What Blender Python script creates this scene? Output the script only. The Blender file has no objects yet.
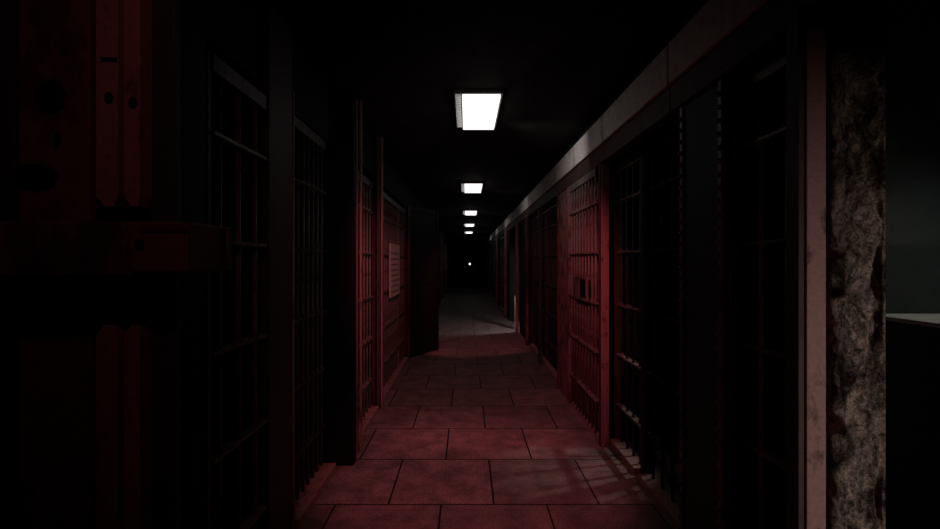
import bpy, bmesh, math, random
from mathutils import Vector, Matrix
random.seed(7)
S = bpy.context.scene
C = S.collection
F = 470.0; VX = 466.5; VY = 261.5; EYE = 1.6

# ---------------------------------------------------------------- materials
def nodes(name):
    m = bpy.data.materials.new(name); m.use_nodes = True
    nt = m.node_tree; b = nt.nodes['Principled BSDF']
    return m, nt, b
def coords(nt, scale=(1,1,1), loc=(0,0,0), kind='Object'):
    t = nt.nodes.new('ShaderNodeTexCoord'); mp = nt.nodes.new('ShaderNodeMapping')
    mp.inputs['Scale'].default_value = scale; mp.inputs['Location'].default_value = loc
    nt.links.new(t.outputs[kind], mp.inputs['Vector']); return mp.outputs['Vector']
def noise(nt, vec, scale, detail=6, rough=.6, dist=0):
    n = nt.nodes.new('ShaderNodeTexNoise'); n.inputs['Scale'].default_value = scale
    n.inputs['Detail'].default_value = detail; n.inputs['Roughness'].default_value = rough
    n.inputs['Distortion'].default_value = dist
    nt.links.new(vec, n.inputs['Vector']); return n.outputs['Fac']
def ramp(nt, fac, stops):
    r = nt.nodes.new('ShaderNodeValToRGB'); e = r.color_ramp.elements
    while len(e) < len(stops): e.new(.5)
    for i, (p, c) in enumerate(stops):
        e[i].position = p; e[i].color = (c[0], c[1], c[2], 1) if not isinstance(c, (int, float)) else (c, c, c, 1)
    nt.links.new(fac, r.inputs['Fac']); return r.outputs['Color']
def mix(nt, fac, a, b, mode='MIX'):
    m = nt.nodes.new('ShaderNodeMix'); m.data_type = 'RGBA'; m.blend_type = mode
    for s, v in ((m.inputs['Factor'], fac), (m.inputs['A'], a), (m.inputs['B'], b)):
        if isinstance(v, bpy.types.NodeSocket): nt.links.new(v, s)
        elif isinstance(v, (int, float)): s.default_value = v
        else: s.default_value = (*v, 1)
    return m.outputs['Result']
def bump(nt, b, h, strength=.5, dist=.01):
    n = nt.nodes.new('ShaderNodeBump'); n.inputs['Strength'].default_value = strength
    n.inputs['Distance'].default_value = dist
    nt.links.new(h, n.inputs['Height']); nt.links.new(n.outputs['Normal'], b.inputs['Normal'])

def steel(name, paint, rust, amount=.55, rough=.6, metal=0.0, scale=9, chips=None):
    m, nt, b = nodes(name); v = coords(nt, (1, 1, .45))
    n1 = noise(nt, v, scale, 9, .68); n2 = noise(nt, coords(nt), scale * 5, 4, .6)
    c = mix(nt, ramp(nt, n1, [(amount - .04, 0), (amount + .04, 1)]), paint, rust)
    c = mix(nt, .35, c, ramp(nt, n2, [(.3, .25), (.7, 1)]), 'MULTIPLY')
    if chips:      # peeled patches: (centre in object space, radii)
        for ctr, rad in chips:
            co = nt.nodes.new('ShaderNodeTexCoord')
            w = nt.nodes.new('ShaderNodeVectorMath'); w.operation = 'SUBTRACT'
            nt.links.new(co.outputs['Object'], w.inputs[0]); w.inputs[1].default_value = ctr
            d = nt.nodes.new('ShaderNodeVectorMath'); d.operation = 'DIVIDE'
            nt.links.new(w.outputs[0], d.inputs[0]); d.inputs[1].default_value = (rad[0], 10, rad[1])
            l = nt.nodes.new('ShaderNodeVectorMath'); l.operation = 'LENGTH'
            nt.links.new(d.outputs[0], l.inputs[0])
            a = nt.nodes.new('ShaderNodeMath'); a.operation = 'ADD'
            nn = noise(nt, coords(nt), 60, 3, .6)
            nt.links.new(l.outputs['Value'], a.inputs[0]); nt.links.new(nn, a.inputs[1])
            c = mix(nt, ramp(nt, a.outputs[0], [(.0, 1), (.999, 0)]) if False else gate(nt, a.outputs[0], 1.45), c, (.004, .004, .005))
    nt.links.new(c, b.inputs['Base Color'])
    b.inputs['Roughness'].default_value = rough; b.inputs['Metallic'].default_value = metal
    b.inputs['Specular IOR Level'].default_value = .35
    bump(nt, b, n1, .45, .006)
    return m
def gate(nt, val, thr):
    g = nt.nodes.new('ShaderNodeMath'); g.operation = 'LESS_THAN'; g.inputs[1].default_value = thr
    nt.links.new(val, g.inputs[0]); return g.outputs[0]

M = {}
M['bar'] = steel('grille_paint', (.17, .135, .125), (.075, .035, .028), .55, .5)
M['shade_bar'] = steel('shaded_grille_paint', (.075, .07, .07), (.04, .025, .02), .52, .55)  # darker copy of the grille paint, shade put into the colour
M['red_post'] = steel('red_oxide_paint', (.34, .20, .19), (.10, .05, .045), .59, .65, scale=11)
M['rust_sheet'] = steel('rusted_sheet', (.12, .06, .05), (.03, .018, .016), .5, .7)
M['red_sheet'] = steel('red_painted_sheet', (.30, .15, .13), (.05, .03, .028), .53, .7, scale=12)
M['deep_shade_bar'] = steel('deep_shade_paint', (.03, .036, .042), (.02, .02, .022), .55, .6)  # blue-black copy of the grille paint, stands in for unlit steel
M['plate'] = steel('old_plate', (.10, .075, .07), (.045, .022, .02), .56, .7, scale=5)
M['plate_chip'] = steel('old_plate_peeled', (.12, .05, .048), (.05, .022, .022), .56, .7, scale=5,
                        chips=[((-.024, 0, 2.085), (.045, .055)), ((-.075, 0, 1.846), (.075, .045)), ((.017, 0, 2.214), (.012, .010)), ((-.007, 0, 1.958), (.011, .03)), ((.229, 0, 1.638), (.03, .02))])
M['iron'] = steel('angle_iron', (.27, .15, .13), (.11, .05, .045), .6, .6, scale=7)
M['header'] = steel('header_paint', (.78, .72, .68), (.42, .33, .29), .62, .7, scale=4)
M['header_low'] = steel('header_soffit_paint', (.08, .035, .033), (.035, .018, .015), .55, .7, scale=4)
M['pier'] = steel('pier_paint', (.022, .024, .028), (.028, .014, .013), .6, .7, scale=5)
M['black_steel'] = steel('black_steel', (.008, .008, .01), (.012, .008, .008), .6, .7)
M['black_steel'].node_tree.nodes['Principled BSDF'].inputs['Specular IOR Level'].default_value = .12
M['post_brown'] = steel('brown_post_paint', (.06, .035, .032), (.035, .018, .015), .58, .65, scale=6)
M['sill'] = steel('sill_paint', (.33, .23, .20), (.13, .08, .07), .6, .7, scale=8)
M['housing'] = steel('lamp_housing', (.14, .14, .14), (.06, .05, .05), .65, .5)
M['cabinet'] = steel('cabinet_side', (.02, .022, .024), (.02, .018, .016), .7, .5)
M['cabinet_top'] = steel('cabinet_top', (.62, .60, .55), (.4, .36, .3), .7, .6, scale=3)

def mat_floor():
    m, nt, b = nodes('stone_slabs')
    v = coords(nt, (1, 1, 1), (.1675, -.283, 0))
    br = nt.nodes.new('ShaderNodeTexBrick'); nt.links.new(v, br.inputs['Vector'])
    br.offset = .5; br.offset_frequency = 2
    br.inputs['Scale'].default_value = 1; br.inputs['Brick Width'].default_value = .695
    br.inputs['Row Height'].default_value = .703; br.inputs['Mortar Size'].default_value = .0075
    br.inputs['Mortar Smooth'].default_value = .35
    br.inputs['Color1'].default_value = (.20, .175, .165, 1); br.inputs['Color2'].default_value = (.27, .24, .225, 1)
    br.inputs['Mortar'].default_value = (.008, .008, .008, 1)
    n = noise(nt, coords(nt), 5, 8, .7); n2 = noise(nt, coords(nt), 70, 3, .7)
    c = mix(nt, .8, br.outputs['Color'], ramp(nt, n, [(.36, .3), (.62, 1)]), 'MULTIPLY')
    c = mix(nt, .8, c, ramp(nt, n2, [(.35, .45), (.6, 1)]), 'MULTIPLY')
    nt.links.new(c, b.inputs['Base Color'])
    nt.links.new(ramp(nt, n, [(.3, .55), (.7, .85)]), b.inputs['Roughness'])
    b.inputs['Specular IOR Level'].default_value = .35
    h = mix(nt, .25, mix(nt, .5, n, n2), br.outputs['Fac'])
    a = nt.nodes.new('ShaderNodeMath'); a.operation = 'MULTIPLY_ADD'
    nt.links.new(br.outputs['Fac'], a.inputs[0]); a.inputs[1].default_value = -1.0
    nt.links.new(mix(nt, .5, n, n2), a.inputs[2])
    bump(nt, b, a.outputs[0], .6, .012)
    return m
M['floor'] = mat_floor()
def mat_plain(name, c1, c2, scale=3, rough=.85, bs=.5, bd=.02):
    m, nt, b = nodes(name); v = coords(nt)
    n = noise(nt, v, scale, 9, .7)
    nt.links.new(ramp(nt, n, [(.3, c1), (.7, c2)]), b.inputs['Base Color'])
    b.inputs['Roughness'].default_value = rough; b.inputs['Specular IOR Level'].default_value = .2
    bump(nt, b, n, bs, bd); return m
M['ceiling'] = mat_plain('dark_ceiling', (.012, .010, .010), (.028, .022, .022))  # very dark tones mixed by noise
M['wall'] = mat_plain('dark_plaster', (.008, .009, .010), (.015, .017, .018))
M['room_wall'] = mat_plain('green_grey_plaster', (.045, .06, .06), (.085, .10, .098), 2.2)
def mat_concrete():
    m, nt, b = nodes('broken_concrete'); v = coords(nt, (1, 1, .55))
    n1 = noise(nt, v, 11, 10, .72, .8); n2 = noise(nt, coords(nt), 130, 5, .75); n3 = noise(nt, coords(nt), 45, 6, .8, .5)
    c = mix(nt, .9, ramp(nt, n1, [(.40, (.04, .035, .032)), (.48, (.22, .185, .16)), (.58, (.62, .53, .46))]),
            ramp(nt, n2, [(.38, .25), (.58, 1)]), 'MULTIPLY')
    c = mix(nt, .8, c, ramp(nt, n3, [(.40, .2), (.5, 1)]), 'MULTIPLY')
    nt.links.new(c, b.inputs['Base Color']); b.inputs['Roughness'].default_value = .95
    b.inputs['Specular IOR Level'].default_value = .1
    bump(nt, b, mix(nt, .5, n3, n2), 1.0, .02); return m
M['concrete'] = mat_concrete()
def mat_glow(name, col, s):
    m, nt, b = nodes(name)
    b.inputs['Base Color'].default_value = (.8, .8, .8, 1)
    b.inputs['Emission Color'].default_value = (*col, 1); b.inputs['Emission Strength'].default_value = s; return m
M['diffuser'] = mat_glow('lit_diffuser', (1, .985, .96), 1.35)
M['side_glow'] = mat_glow('dim_lit_louvre', (1, .95, .92), .16)
M['bulb'] = mat_glow('bulb', (1, 1, .97), 5)
M['paper'] = mat_plain('notice_board_paint', (.66, .55, .5), (.85, .72, .66), 8, .8, .1, .002)
M['ink'] = mat_plain('faded_ink', (.2, .15, .14), (.3, .22, .2), 20)
M['hole'] = mat_plain('hole_shade', (.002, .002, .002), (.005, .005, .005))  # near-black pieces stand in for the shade inside holes
M['rivet'] = steel('rivet_strip_paint', (.17, .11, .10), (.07, .035, .03), .55, .5)

# ---------------------------------------------------------------- mesh helpers
def box(bm, x0, x1, y0, y1, z0, z1, bev=0):
    r = bmesh.ops.create_cube(bm, size=1)
    vs = r['verts']
    for v in vs:
        v.co = Vector((x0 + (v.co.x + .5) * (x1 - x0), y0 + (v.co.y + .5) * (y1 - y0), z0 + (v.co.z + .5) * (z1 - z0)))
    if bev:
        es = list({e for v in vs for e in v.link_edges})
        bmesh.ops.bevel(bm, geom=es, offset=bev, segments=2, affect='EDGES', profile=.6)
def cyl(bm, p, q, r, n=10, r2=None):
    p = Vector(p); q = Vector(q); d = q - p
    mat = Matrix.Translation((p + q) / 2) @ d.to_track_quat('Z', 'Y').to_matrix().to_4x4()
    bmesh.ops.create_cone(bm, cap_ends=True, segments=n, radius1=r, radius2=r if r2 is None else r2, depth=d.length, matrix=mat)
def obj(name, bm, mat, parent=None, smooth=False):
    me = bpy.data.meshes.new(name)
    bmesh.ops.recalc_face_normals(bm, faces=bm.faces)
    bm.to_mesh(me); bm.free(); me.materials.append(M[mat])
    if smooth:
        for p in me.polygons: p.use_smooth = len(p.vertices) == 4
    o = bpy.data.objects.new(name, me); C.objects.link(o)
    if parent is not None:
        o.parent = parent
        me.transform(Matrix.Translation(-parent.location)) if parent.parent is None else me.transform(Matrix.Translation(-(parent.parent.location)))
        # object sits at its root's origin: its mesh is stored relative to it
    return o
def boxes(name, mat, lst, parent=None, bev=0):
    bm = bmesh.new()
    for b in lst: box(bm, *b, bev=bev)
    return obj(name, bm, mat, parent)
def thing(name, label, cat, loc, group=None):
    o = bpy.data.objects.new(name, None); C.objects.link(o); o.location = loc
    o.empty_display_size = .1
    o['label'] = label; o['category'] = cat
    if group: o['group'] = group
    return o
def struct(name, mat, lst):
    o = boxes(name, mat, lst); o['kind'] = 'structure'; return o

CEIL = 2.95
# ---------------------------------------------------------------- the shell
struct('floor', 'floor', [(-3.6, 6.2, -2.2, 30, -.15, 0)])
struct('ceiling', 'ceiling', [(-3.6, 6.2, -2.2, 30, CEIL, CEIL + .15)])
struct('wall_far', 'wall', [(-3.6, 3.6, 28.5, 28.7, 0, CEIL)])
struct('wall_near', 'wall', [(-3.6, 6.2, -2.2, -2.0, 0, CEIL)])
# left wall: outer wall, partitions between cells and the band over the grilles
lw = [(-3.4, -3.2, -2.0, 28.5, 0, CEIL), (-3.2, -1.12, 1.62, 1.84, 0, CEIL), (-3.2, -1.10, 2.46, 2.74, 0, CEIL),
      (-3.2, -1.03, 3.75, 4.25, 0, CEIL), (-3.2, -1.03, 7.7, 11.0, 0, CEIL), (-3.2, -1.0, 16.2, 17.0, 0, CEIL), (-3.2, -1.0, 20.0, 20.8, 0, CEIL),
      (-3.2, -1.0, 24, 28.5, 0, CEIL), (-1.14, -1.06, 1.84, 24, 2.52, CEIL)]
struct('wall_left', 'wall', lw)
rw = [(3.2, 3.4, 2.41, 28.5, 0, CEIL), (1.20, 3.2, 2.42, 2.56, 0, CEIL), (1.35, 3.2, 4.16, 4.3, 0, CEIL), (1.20, 3.2, 5.33, 5.98, 0, CEIL),
      (1.20, 3.2, 8.9, 10.66, 0, CEIL), (1.17, 3.2, 12.6, 13.7, 0, CEIL), (1.17, 3.2, 16.6, 17.6, 0, CEIL), (1.17, 3.2, 21.0, 22, 0, CEIL), (1.17, 3.2, 25, 28.5, 0, CEIL),
      (1.22, 1.40, 1.62, 2.22, 2.46, CEIL), (1.22, 1.40, 2.56, 28.5, 2.46, CEIL), (1.34, 1.40, 1.62, 2.415, 0, CEIL)]
struct('wall_right', 'wall', rw)
struct('wall_side_room', 'room_wall', [(1.40, 6.0, 2.24, 2.4, 0, CEIL), (6.0, 6.2, -2.0, 2.4, 0, CEIL)])

# ---------------------------------------------------------------- cell fronts
CB = [1.60 + .52, 1.60 + .08, 1.60 - .375, 1.60 - .81, 1.60 - 1.245]
def front(label, side, X, y0, y1, bar='bar', post='bar', step=.115, top=2.44, sill='sill', lock=None, posts=(1, 1), sheet=False,
          gate_at=None, pw=.05, cbs=CB, name='cell_front', sill_in=.08, px=.03, vbar=None):
    t = thing(name, label, 'cell grille', (X, (y0 + y1) / 2, 0), 'barred cell fronts along the corridor')
    s = side
    def bx(nm, mt, l, par=t, bev=0):
        return boxes(nm, mt, l, par, bev)
    if posts[0]: bx('post', post, [(X - px, X + px, y0, y0 + pw, 0, top)], bev=.004)
    if posts[1]: bx('post', post, [(X - px, X + px, y1 - pw, y1, 0, top)], bev=.004)
    a, b = y0 + pw, y1 - pw
    bx('top_rail', 'shade_bar' if side < 0 else bar, [(X - .022, X + .022, a, b, top - .07, top)], bev=.003)
    lo, hi = sorted((X - s * sill_in, X + s * .03))
    bx('sill', sill, [(lo, hi, a, b, 0, .055)], bev=.006)
    n = max(2, round((b - a) / step)); ys = [a + (b - a) * (i + .5) / n for i in range(n)]
    if gate_at:
        bx('gate_stile', bar, [(X - .024, X + .024, gate_at - .02, gate_at + .02, .055, top - .07)], bev=.003)
        ys = [y for y in ys if abs(y - gate_at) > .035]
    for z in cbs:
        if z > top - .1: continue
        bm = bmesh.new(); box(bm, X - .026, X + .026, a, b, z - .008, z + .008, .002)
        for y in ys: cyl(bm, (X, y, z - .02), (X, y, z + .024), .019, 8, .016)
        obj('crossbar', bm, bar, t)
    bm = bmesh.new(); cyl(bm, (X, 0, .05), (X, 0, top - .06), .0115, 10)
    me = None
    for y in ys:
        if me is None:
            o = obj('bar', bm, vbar or bar, t, True); me = o.data; me.transform(Matrix.Translation((0, t.location.y, 0))); base = o
        else:
            o = base.copy(); C.objects.link(o); o.parent = t
        o.location = (0, y - t.location.y, 0)
    if sheet:
        bx('backing_sheet', 'red_sheet', [(X + s * .055, X + s * .065, a, b, .055, top - .05)])
    if lock:
        ly, lz = lock
        l = bx('lock_box', post, [(X - s * .035 - .012, X - s * .035 + .012, ly - .24, ly + .26, lz + .09, lz + .115),
                                  (X - s * .035 - .012, X - s * .035 + .012, ly - .24, ly + .26, lz - .115, lz - .09),
                                  (X - s * .035 - .012, X - s * .035 + .012, ly - .26, ly - .235, lz - .115, lz + .115),
                                  (X - s * .035 - .012, X - s * .035 + .012, ly + .02, ly + .26, lz - .10, lz + .10)], bev=.003)
        bx('lock_plate', 'black_steel', [(X - s * .03 - .01, X - s * .03 + .01, ly - .23, ly + .02, lz - .088, lz + .088)], par=l)
    return t

front('dark barred cell front beside the steel-clad pier, nearest on the left', -1, -1.04, 1.86, 2.42, 'bar', 'post_brown', .16, posts=(1, 0), pw=.03, px=.015)
front('dark cell grille between the brown post and the dark pillar, pale sill below', -1, -1.10, 2.76, 3.66, 'shade_bar', 'shade_bar', .105, posts=(0, 0), top=2.52, sill_in=.10)
front('narrow red-lit grille just before the corridor notice, between two slim posts', -1, -1.02, 4.27, 5.08, 'bar', 'post_brown', .14, posts=(1, 0))
front('wide red-lit grille on the left that carries the notice', -1, -1.02, 5.22, 7.66, 'bar', 'post_brown', .13, gate_at=6.95)
front('leftmost far grille beyond the open steel leaf, near its edge', -1, -1.0, 17.0, 20.0, 'bar', 'post_brown', .2)
front('last grille on the left before the far wall', -1, -1.0, 20.8, 24.0, 'bar', 'post_brown', .2)

front('almost black cell grille nearest on the right, beside the broken concrete column', 1, 1.27, 1.74, 2.14, 'bar', 'black_steel', .15, posts=(1, 0), pw=.03)
front('recessed dark cell grille on the right next to the pink-red post, its crossbars catching light', 1, 1.33, 3.48, 4.14, 'bar', 'post_brown', .135, pw=.035, vbar='deep_shade_bar')  # upright bars take the painted shade, crossbars keep the lighter paint
front('shade-dark cell grille between the riveted pier and the recessed grille', 1, 1.33, 2.60, 3.46, 'black_steel', 'black_steel', .15, pw=.035)  # black material stands in for the shade over these bars
front('red-lit cell grille with square lock box on the right', 1, 1.17, 4.14, 5.31, 'bar', 'bar', .115, lock=(4.68, 1.335), sheet=True, posts=(0, 1), sill_in=.0)
front('dark grille with grey post just beyond the red-lit grille', 1, 1.27, 6.0, 8.88, 'deep_shade_bar', 'deep_shade_bar', .14, gate_at=7.4)
front('far grille beyond the white-lit opening on the right', 1, 1.22, 13.72, 16.58, 'bar', 'red_post', .2)
front('second grille from the far wall on the right', 1, 1.22, 17.62, 20.98, 'bar', 'red_post', .22)
front('last grille on the right before the far wall', 1, 1.22, 22.02, 24.98, 'bar', 'red_post', .24)

# ---------------------------------------------------------------- posts and pillars
def post(name, label, cat, mat, bx_, extra=None, bev=.005, group=None):
    x0, x1, y0, y1, z0, z1 = bx_
    t = thing(name, label, cat, ((x0 + x1) / 2, (y0 + y1) / 2, z0), group)
    boxes('shaft', mat, [bx_], t, bev)
    if extra: extra(t)
    return t
G = 'steel posts between the cells'
def foot(t, x0, x1, y0, y1, mat):
    boxes('foot_plate', mat, [(x0, x1, y0, y1, 0, .012)], t, .002)
post('steel_post', 'pink-red steel post at the near edge of the red-lit grille', 'post', 'red_post', (1.163, 1.232, 4.055, 4.13, 0, 2.44),
     lambda t: boxes('edge_strip', 'post_brown', [(1.152, 1.163, 4.06, 4.10, 0, 2.44)], t, .002), group=G)
post('steel_post', 'pink-red steel post beside the broken concrete column', 'post', 'red_post', (1.108, 1.172, 1.53, 1.60, 0, 2.44),
     lambda t: (boxes('edge_strip', 'post_brown', [(1.088, 1.1075, 1.54, 1.60, 0, 2.44)], t, .002),
                boxes('web', 'black_steel', [(1.172, 1.215, 1.57, 1.60, 0, 2.44)], t)), group=G)
post('steel_post', 'brown steel post on the left in front of the pale sill', 'post', 'post_brown', (-1.10, -1.02, 2.43, 2.755, 0, 2.95),
     lambda t: boxes('edge_strip', 'sill', [(-1.032, -1.014, 2.757, 2.775, 0, 2.6)], t, .002), group=G)  # pale strip stands in for the highlight along the post edge
post('steel_pillar', 'black square pillar standing at the end of the pale sill', 'pillar', 'black_steel', (-1.10, -.885, 3.68, 3.78, 0, 2.95),
     lambda t: boxes('edge_highlight', 'iron', [(-.924, -.912, 3.92, 3.95, 0, 2.95), (-.896, -.880, 3.94, 3.97, 0, 2.95)], t, .002), group=G)  # thin lighter strips added as highlights beside the pillar edge
post('steel_post', 'red-lit double post between narrow grille and notice grille', 'post', 'post_brown', (-.975, -.94, 5.09, 5.20, 0, 2.95),
     lambda t: boxes('edge_strip', 'iron', [(-.93, -.912, 5.10, 5.16, 0, 2.95), (-.94, -.93, 5.14, 5.2, 0, 2.95)], t, .002), group=G)  # lighter strips paint the highlights on the post edges
post('steel_post', 'slim red post down the right side before the white-lit opening', 'post', 'rust_sheet', (1.13, 1.18, 8.92, 9.05, 0, 2.44), group=G)
post('steel_post', 'slim grey post halfway along the dark right-hand grille', 'post', 'deep_shade_bar', (1.13, 1.18, 7.35, 7.42, 0, 2.44), group=G)
post('steel_post', 'red post standing at the jamb of the white-lit opening', 'post', 'red_post', (1.10, 1.165, 10.55, 10.64, 0, 2.44), group=G)
post('steel_post', 'far post with a pale plate as a glint at its foot in the white-lit opening', 'post', 'post_brown', (1.165, 1.215, 11.12, 11.2, 0, 2.44),
     lambda t: boxes('glint_plate', 'cabinet_top', [(1.14, 1.22, 11.10, 11.118, 0, .78)], t, .002), group=G)  # pale plate added to stand for a white glint
post('steel_post', 'far red post on the right past the white-lit opening', 'post', 'red_post', (1.10, 1.165, 13.6, 13.69, 0, 2.6), group=G)
post('steel_post', 'farthest red post on the right', 'post', 'red_post', (1.10, 1.165, 17.5, 17.6, 0, 2.6), group=G)
post('steel_post', 'faint red post on the left beyond the open steel leaf', 'post', 'post_brown', (-1.0, -.93, 16.9, 17.0, 0, 2.6), group=G)

# riveted pier on the right
t = thing('riveted_pier', 'dark riveted steel pier between the two nearest right-hand cells', 'pier', (1.2, 2.38, 0))
boxes('casing', 'pier', [(1.18, 1.199, 2.17, 2.58, 0, 2.44), (1.18, 1.262, 2.155, 2.172, 0, 2.44)], t, .003)
for yy in (2.155, 2.545):
    s = boxes('edge_strip', 'rivet', [(1.168, 1.18, yy, yy + .032, 0, 2.44)], t, .003)
    bm = bmesh.new()
    z = .08
    while z < 2.42:
        bmesh.ops.create_uvsphere(bm, u_segments=8, v_segments=5, radius=.013, matrix=Matrix.Translation((1.166, yy + .016, z))); z += .062
    r = obj('rivets', bm, 'rivet', s, True); r['kind'] = 'stuff'
# solid red wall sheet between grilles
t = thing('wall_plate', 'rusty red steel sheet beyond the red-lit grille', 'steel sheet', (1.18, 5.65, 0))
boxes('sheet', 'red_sheet', [(1.16, 1.199, 5.32, 5.97, 0, 2.44)], t, .004)
boxes('angle_iron', 'rust_sheet', [(1.148, 1.16, 5.32, 5.35, 0, 2.44), (1.148, 1.16, 5.93, 5.97, 0, 2.44)], t, .002)

# ---------------------------------------------------------------- header beams on the right
segs = [(-1.9, 2.648), (2.66, 6.9), (6.912, 11.0), (11.012, 15.2), (15.212, 21.0), (21.012, 28.4)]
hl = ['nearest dark length of the header beam, over the concrete column', 'grey-lit length of header beam over the red-lit grille',
      'third length of header beam, over the dark grille', 'fourth length of header beam, over the white-lit opening', 'fifth length of header beam, small in the distance',
      'last length of header beam against the far wall']
for (a, b), l in zip(segs, hl):
    t = thing('header_beam', l, 'beam', (1.15, (a + b) / 2, 2.44), 'header beams over the right-hand cells')
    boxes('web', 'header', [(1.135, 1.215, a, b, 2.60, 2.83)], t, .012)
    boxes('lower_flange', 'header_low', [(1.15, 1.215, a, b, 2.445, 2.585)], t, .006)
t = thing('header_beam', 'dark header beam above the left-hand cells', 'beam', (-1.03, 12, 2.53))
boxes('web', 'wall', [(-1.055, -1.015, 4.1, 24, 2.53, 2.85)], t, .004)

# ---------------------------------------------------------------- concrete column (broken face)
from mathutils import noise as mn
bm = bmesh.new()
nx, nz = 48, 620
x0, x1, yf, yb = 1.222, 1.334, 1.5, 1.62
x0 = 1.165 + .05
def fd(x, z):
    p = Vector((x * 3.2, 0, z * 1.6))
    v = mn.fractal(Vector((x * 14, 1.3, z * 9)), .6, 2.1, 6) * .016
    r = abs(mn.noise(Vector((x * 13 + mn.noise(Vector((0, 5, z * 4))) * 1.5, 4, z * 3)))) * .07
    return v - r + mn.noise(Vector((x * 70, 2, z * 60))) * .004
x0 = 1.205
grid = []
for j in range(nz + 1):
    z = 2.60 * j / nz; row = []
    for i in range(nx + 1):
        u = i / nx; x = x0 + (x1 - x0) * u
        e = min(u, 1 - u); k = min(1, e / .06)
        y = yf - fd(x, z) * k + .006 * (1 - k)
        row.append(bm.verts.new((x, y - .01, z)))
    grid.append(row)
for j in range(nz):
    for i in range(nx): bm.faces.new((grid[j][i], grid[j][i + 1], grid[j + 1][i + 1], grid[j + 1][i]))
bl = [(bm.verts.new((x0, yb, 2.60 * j / nz)), bm.verts.new((x1, yb, 2.60 * j / nz))) for j in range(nz + 1)]
for j in range(nz):
    bm.faces.new((grid[j][0], grid[j + 1][0], bl[j + 1][0], bl[j][0]))
    bm.faces.new((grid[j][-1], bl[j][1], bl[j + 1][1], grid[j + 1][-1]))
    bm.faces.new((bl[j][0], bl[j + 1][0], bl[j + 1][1], bl[j][1]))
bm.faces.new([grid[nz][i] for i in range(nx + 1)] + [bl[nz][1], bl[nz][0]])
t = obj('concrete_column', bm, 'concrete'); t['label'] = 'broken grey-brown concrete column at the right foreground'; t['category'] = 'column'
for p in t.data.polygons: p.use_smooth = len(p.vertices) == 4

# ---------------------------------------------------------------- cabinet in the side room
t = thing('storage_cabinet', 'dark cabinet with pale top in the side room at the right edge', 'cabinet', (2.4, 1.7, 0))
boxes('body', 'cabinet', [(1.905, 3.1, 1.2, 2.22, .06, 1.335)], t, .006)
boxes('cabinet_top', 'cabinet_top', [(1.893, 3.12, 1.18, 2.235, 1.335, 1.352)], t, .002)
boxes('plinth', 'black_steel', [(1.95, 3.08, 1.25, 2.2, 0, .06)], t)

# ---------------------------------------------------------------- steel-clad pier in the left foreground
def PX(px, Y): return (px - VX) / F * Y
def PZ(py, Y): return EYE + (VY - py) / F * Y
t = thing('steel_clad_pier', 'rusty steel-clad pier with angle irons and crossbeam in the left foreground', 'pier', (-1.2, 1.5, 0))
boxes('core', 'black_steel', [(-1.75, -.888, 1.42, 1.60, 0, 2.95)], t)
for (a, b, Y, mt, d, nm) in ((18, 90, 1.385, 'plate_chip', .03, 'face_plate'), (150, 175, 1.385, 'pier', .03, 'face_plate'), (-60, 14, 1.40, 'pier', .018, 'face_plate')):
    boxes(nm, mt, [(PX(a, Y), PX(b, Y), Y, Y + d, 0, 2.95)], t, .006)
for (a, b) in ((96, 118), (124, 140)):
    Y = 1.335
    for up in (1, 0):
        bm = bmesh.new()
        z0, z1 = (PZ(206, Y), 2.95) if up else (0, PZ(325, Y))
        box(bm, PX(a, Y), PX(b, Y), Y, Y + .078, z0, z1)
        end = z0 if up else z1
        bmesh.ops.bisect_plane(bm, geom=bm.verts[:] + bm.edges[:] + bm.faces[:], plane_co=(0, 0, end + (.03 if up else -.03)), plane_no=(0, 0, 1))
        for v in bm.verts:      # chipped, narrowed end
            if abs(v.co.z - end) < 1e-4:
                cx = (PX(a, Y) + PX(b, Y)) / 2
                v.co.x = cx + .006 + (v.co.x - cx) * .45
        o = obj('angle_iron', bm, 'iron', t)
        if up:
            px, py = ((109, 98), (133, 103))[a > 100]
            bm = bmesh.new(); r = .013
            cyl(bm, (PX(px, Y), Y - .002, PZ(py, Y)), (PX(px, Y), Y + .01, PZ(py, Y)), .0125, 14)
            for v in bm.verts: v.co.z = PZ(py, Y) + (v.co.z - PZ(py, Y)) * 1.35
            obj('bolt_hole', bm, 'hole', o)
            if a < 100: boxes('slot', 'hole', [(PX(101, Y), PX(117, Y), Y - .0015, Y + .01, PZ(62, Y), PZ(57.5, Y))], o)
Y = 1.235
cbm = boxes('crossbeam', 'rust_sheet', [(-1.75, PX(130.5, Y), Y, Y + .10, PZ(271, Y), PZ(221, Y))], t, .008)
boxes('beam_lip', 'rust_sheet', [(-1.75, PX(130, Y - .012), Y - .012, Y + .0, PZ(275, Y), PZ(269.5, Y))], cbm, .002)
ep = boxes('end_plate', 'plate_chip', [(PX(132, Y), PX(191, Y), Y - .012, Y + .18, PZ(272, Y), PZ(221.5, Y))], t, .007)
boxes('bolt_hole', 'hole', [(PX(139, Y), PX(147.5, Y), Y - .0135, Y, PZ(250.5, Y), PZ(240, Y))], ep, .001)
boxes('weld_seam', 'post_brown', [(PX(145, Y), PX(191, Y), Y - .018, Y - .011, PZ(232, Y), PZ(228, Y))], ep, .002)
boxes('end_lip', 'rust_sheet', [(PX(191, Y), PX(191, Y) + .012, Y + .175, Y + .195, PZ(272, Y) + .002, PZ(221.5, Y) - .002)], t, .002)

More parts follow.
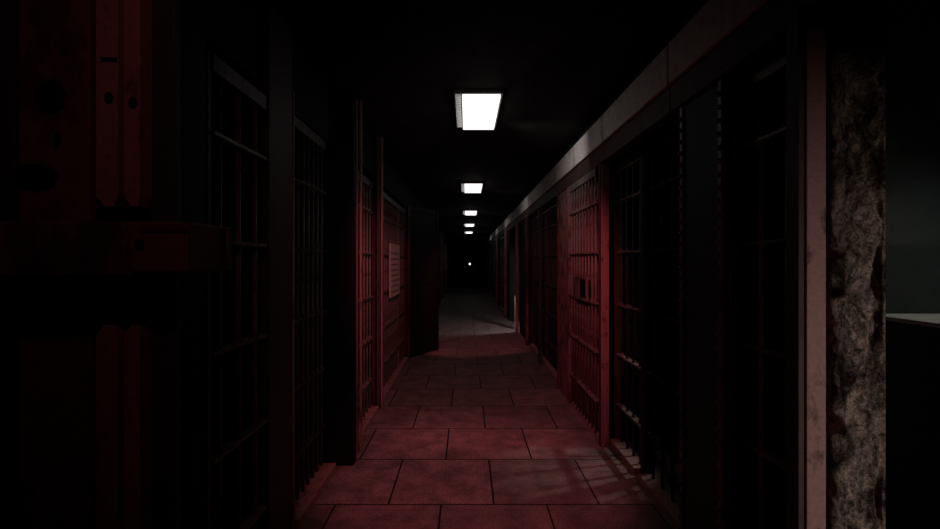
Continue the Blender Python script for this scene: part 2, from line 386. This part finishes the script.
# ---------------------------------------------------------------- open steel leaf on the left
t = thing('steel_gate', 'black solid steel gate leaf standing open across the left side of the corridor', 'gate', (-.975, 7.7, 0))
def leaf(nm, u0, u1, v0, v1, z0, z1, mt, bev=.003):
    o = boxes(nm, mt, [(u0, u1, v0, v1, z0, z1)], None, bev); o.parent = t; return o
leaf('sheet', .0, .92, -.012, .012, .02, 2.5, 'black_steel')
leaf('stile', .0, .06, -.025, .025, .0, 2.52, 'rust_sheet'); leaf('stile', .86, .93, -.03, .03, .0, 2.52, 'black_steel')
for z in (.04, 1.2, 2.44): leaf('rail', .06, .86, -.022, .022, z, z + .08, 'black_steel')
t.rotation_euler.z = math.atan2(8.52 - 7.7, .975 - .525)

# ---------------------------------------------------------------- notice on the left grille
Yn0, Yn1 = 6.03, 6.88
zt, zb = EYE + .235, EYE - .47
t = thing('notice_board', 'faded rectangular notice fixed to the wide left-hand grille', 'notice', (-.98, (Yn0 + Yn1) / 2, zb))
pn = boxes('panel', 'paper', [(-.988, -.978, Yn0, Yn1, zb, zt)], t, .002)
ls = []
rr = random.Random(3)
for k in range(8):
    z = zt - .13 - k * .073; y = Yn0 + .08
    while y < Yn1 - .16:
        w = rr.uniform(.04, .12); ls.append((-.978, -.9765, y, min(y + w, Yn1 - .08), z - .011, z + .011)); y += w + .025
boxes('faded_lines', 'ink', ls, t)

# ---------------------------------------------------------------- ceiling lights
LY = [4.165, 8.43, 12.72, 17.0, 21.3]
ll = ['largest, nearest bright ceiling light panel', 'second bright ceiling light down the corridor', 'third ceiling light, a small bright strip',
      'fourth ceiling light, a thin bright line', 'farthest ceiling light, the thinnest bright line']
lx = .118; hw = .152; hl_ = .46
t = thing('ceiling_light', ll[0], 'light', (lx, LY[0], CEIL), 'ceiling lights in a row down the corridor')
boxes('housing', 'housing', [(lx - hw - .065, lx + hw + .02, LY[0] - hl_ - .02, LY[0] + hl_ + .02, CEIL - .03, CEIL)], t, .004)
boxes('diffuser', 'diffuser', [(lx - hw, lx + hw, LY[0] - hl_, LY[0] + hl_, CEIL - .055, CEIL - .03)], t, .006)
boxes('side_louvre', 'side_glow', [(lx - hw - .055, lx - hw - .012, LY[0] - hl_ + k * .0505, LY[0] - hl_ + k * .0505 + .03, CEIL - .04, CEIL - .03) for k in range(18)], t)
for k in range(1, 5):
    c = t.copy(); C.objects.link(c); c.location = (lx, LY[k], CEIL); c['label'] = ll[k]
    for ch in list(t.children):
        d = ch.copy(); C.objects.link(d); d.parent = c
# small lamp on the far wall
t = thing('wall_lamp', 'tiny round white lamp at the far end of the corridor', 'lamp', (.2, 28.4, 1.35))
bm = bmesh.new(); cyl(bm, (.2, 28.5, 1.45), (.2, 28.42, 1.45), .09, 14); obj('back_plate', bm, 'housing', t)
bm = bmesh.new(); bmesh.ops.create_uvsphere(bm, u_segments=14, v_segments=8, radius=.05, matrix=Matrix.Translation((.2, 28.40, 1.45))); obj('globe', bm, 'bulb', t, True)

# ---------------------------------------------------------------- lights
def light(kind, loc, energy, col, target=None, size=.1, angle=60, blend=.5, sy=None):
    l = bpy.data.lights.new('lamp', kind); l.energy = energy; l.color = col
    if kind == 'SPOT': l.spot_size = math.radians(angle); l.spot_blend = blend; l.shadow_soft_size = size
    elif kind == 'POINT': l.shadow_soft_size = size
    elif kind == 'AREA':
        l.size = size
        if sy: l.shape = 'RECTANGLE'; l.size_y = sy
    o = bpy.data.objects.new('lamp', l); C.objects.link(o); o.location = loc
    if target is not None: o.rotation_euler = (Vector(target) - Vector(loc)).to_track_quat('-Z', 'Y').to_euler()
    return o
RED = (1, .17, .205)
# added red spots under the ceiling, no fixture modelled, thrown down the corridor
light('SPOT', (-.1, 2.15, 2.85), 150, RED, (.22, 5.4, .8), .05, 62, .5)
light('SPOT', (0, 2.1, 2.85), 120, RED, (.05, 3.4, 0), .08, 46, .6)
light('SPOT', (.1, 6.9, 2.9), 90, RED, (0, 9.4, 0), .05, 50, .5)  # added for the red band on the floor farther down
# a weak bulb inside the right-hand cell throws the shadows of its bars onto the slabs
light('SPOT', (2.35, 3.95, 2.25), 48, (1, .8, .70), (.85, 3.62, 0), .05, 26, .8)
light('SPOT', (-.45, .35, 2.6), 3.4, (1, .30, .32), (-1.15, 1.4, 2.0), .05, 80, .9)  # unseen red spot added for the left foreground pier
# unseen white spot added and aimed to brighten the broken column
light('SPOT', (1.9, -.6, .8), 60, (1, .82, .71), (1.27, 1.5, 1.05), .03, 58, 1)
# light in the side room
light('SPOT', (2.25, 1.75, 2.8), 13, (1, .98, .9), (2.2, 1.85, 1.2), .06, 62, .8)
# white light just inside the far right opening
light('SPOT', (1.36, 10.76, 1.3), 32, (1, .82, .84), (.2, 12.0, 0), .05, 150, .3)
# faint red fill added behind the camera, without a real source
light('SPOT', (-.2, -1.2, 1.5), 9, (1, .16, .19), (.45, 2.4, .9), .05, 62, .8)
# helper lights added below the ceiling fittings, mainly to brighten the header beams
for y in LY:
    light('POINT', (lx, y, CEIL - .13), .5, (1, .97, .93), None, .04)
    light('SPOT', (lx + .1, y + .3, CEIL - .12), 11 if y < 5 else 5, (1, .95, .91), (1.18, y + .85, 2.55), .04, 80, 1)

# ---------------------------------------------------------------- world, camera, view
w = bpy.data.worlds.new('World'); S.world = w; w.use_nodes = True
w.node_tree.nodes['Background'].inputs['Color'].default_value = (0, 0, 0, 1)
w.node_tree.nodes['Background'].inputs['Strength'].default_value = 0
cam = bpy.data.cameras.new('camera'); cam.sensor_width = 36; cam.lens = 18
cam.shift_x = 3.5 / 940; cam.shift_y = -3.0 / 940; cam.clip_start = .05
co = bpy.data.objects.new('camera', cam); C.objects.link(co); co.location = (0, 0, EYE); co.rotation_euler = (math.pi / 2, 0, 0)
S.camera = co
S.view_settings.view_transform = 'Standard'; S.view_settings.look = 'None'
S.view_settings.exposure = 0; S.view_settings.gamma = 1; S.view_settings.use_curve_mapping = False
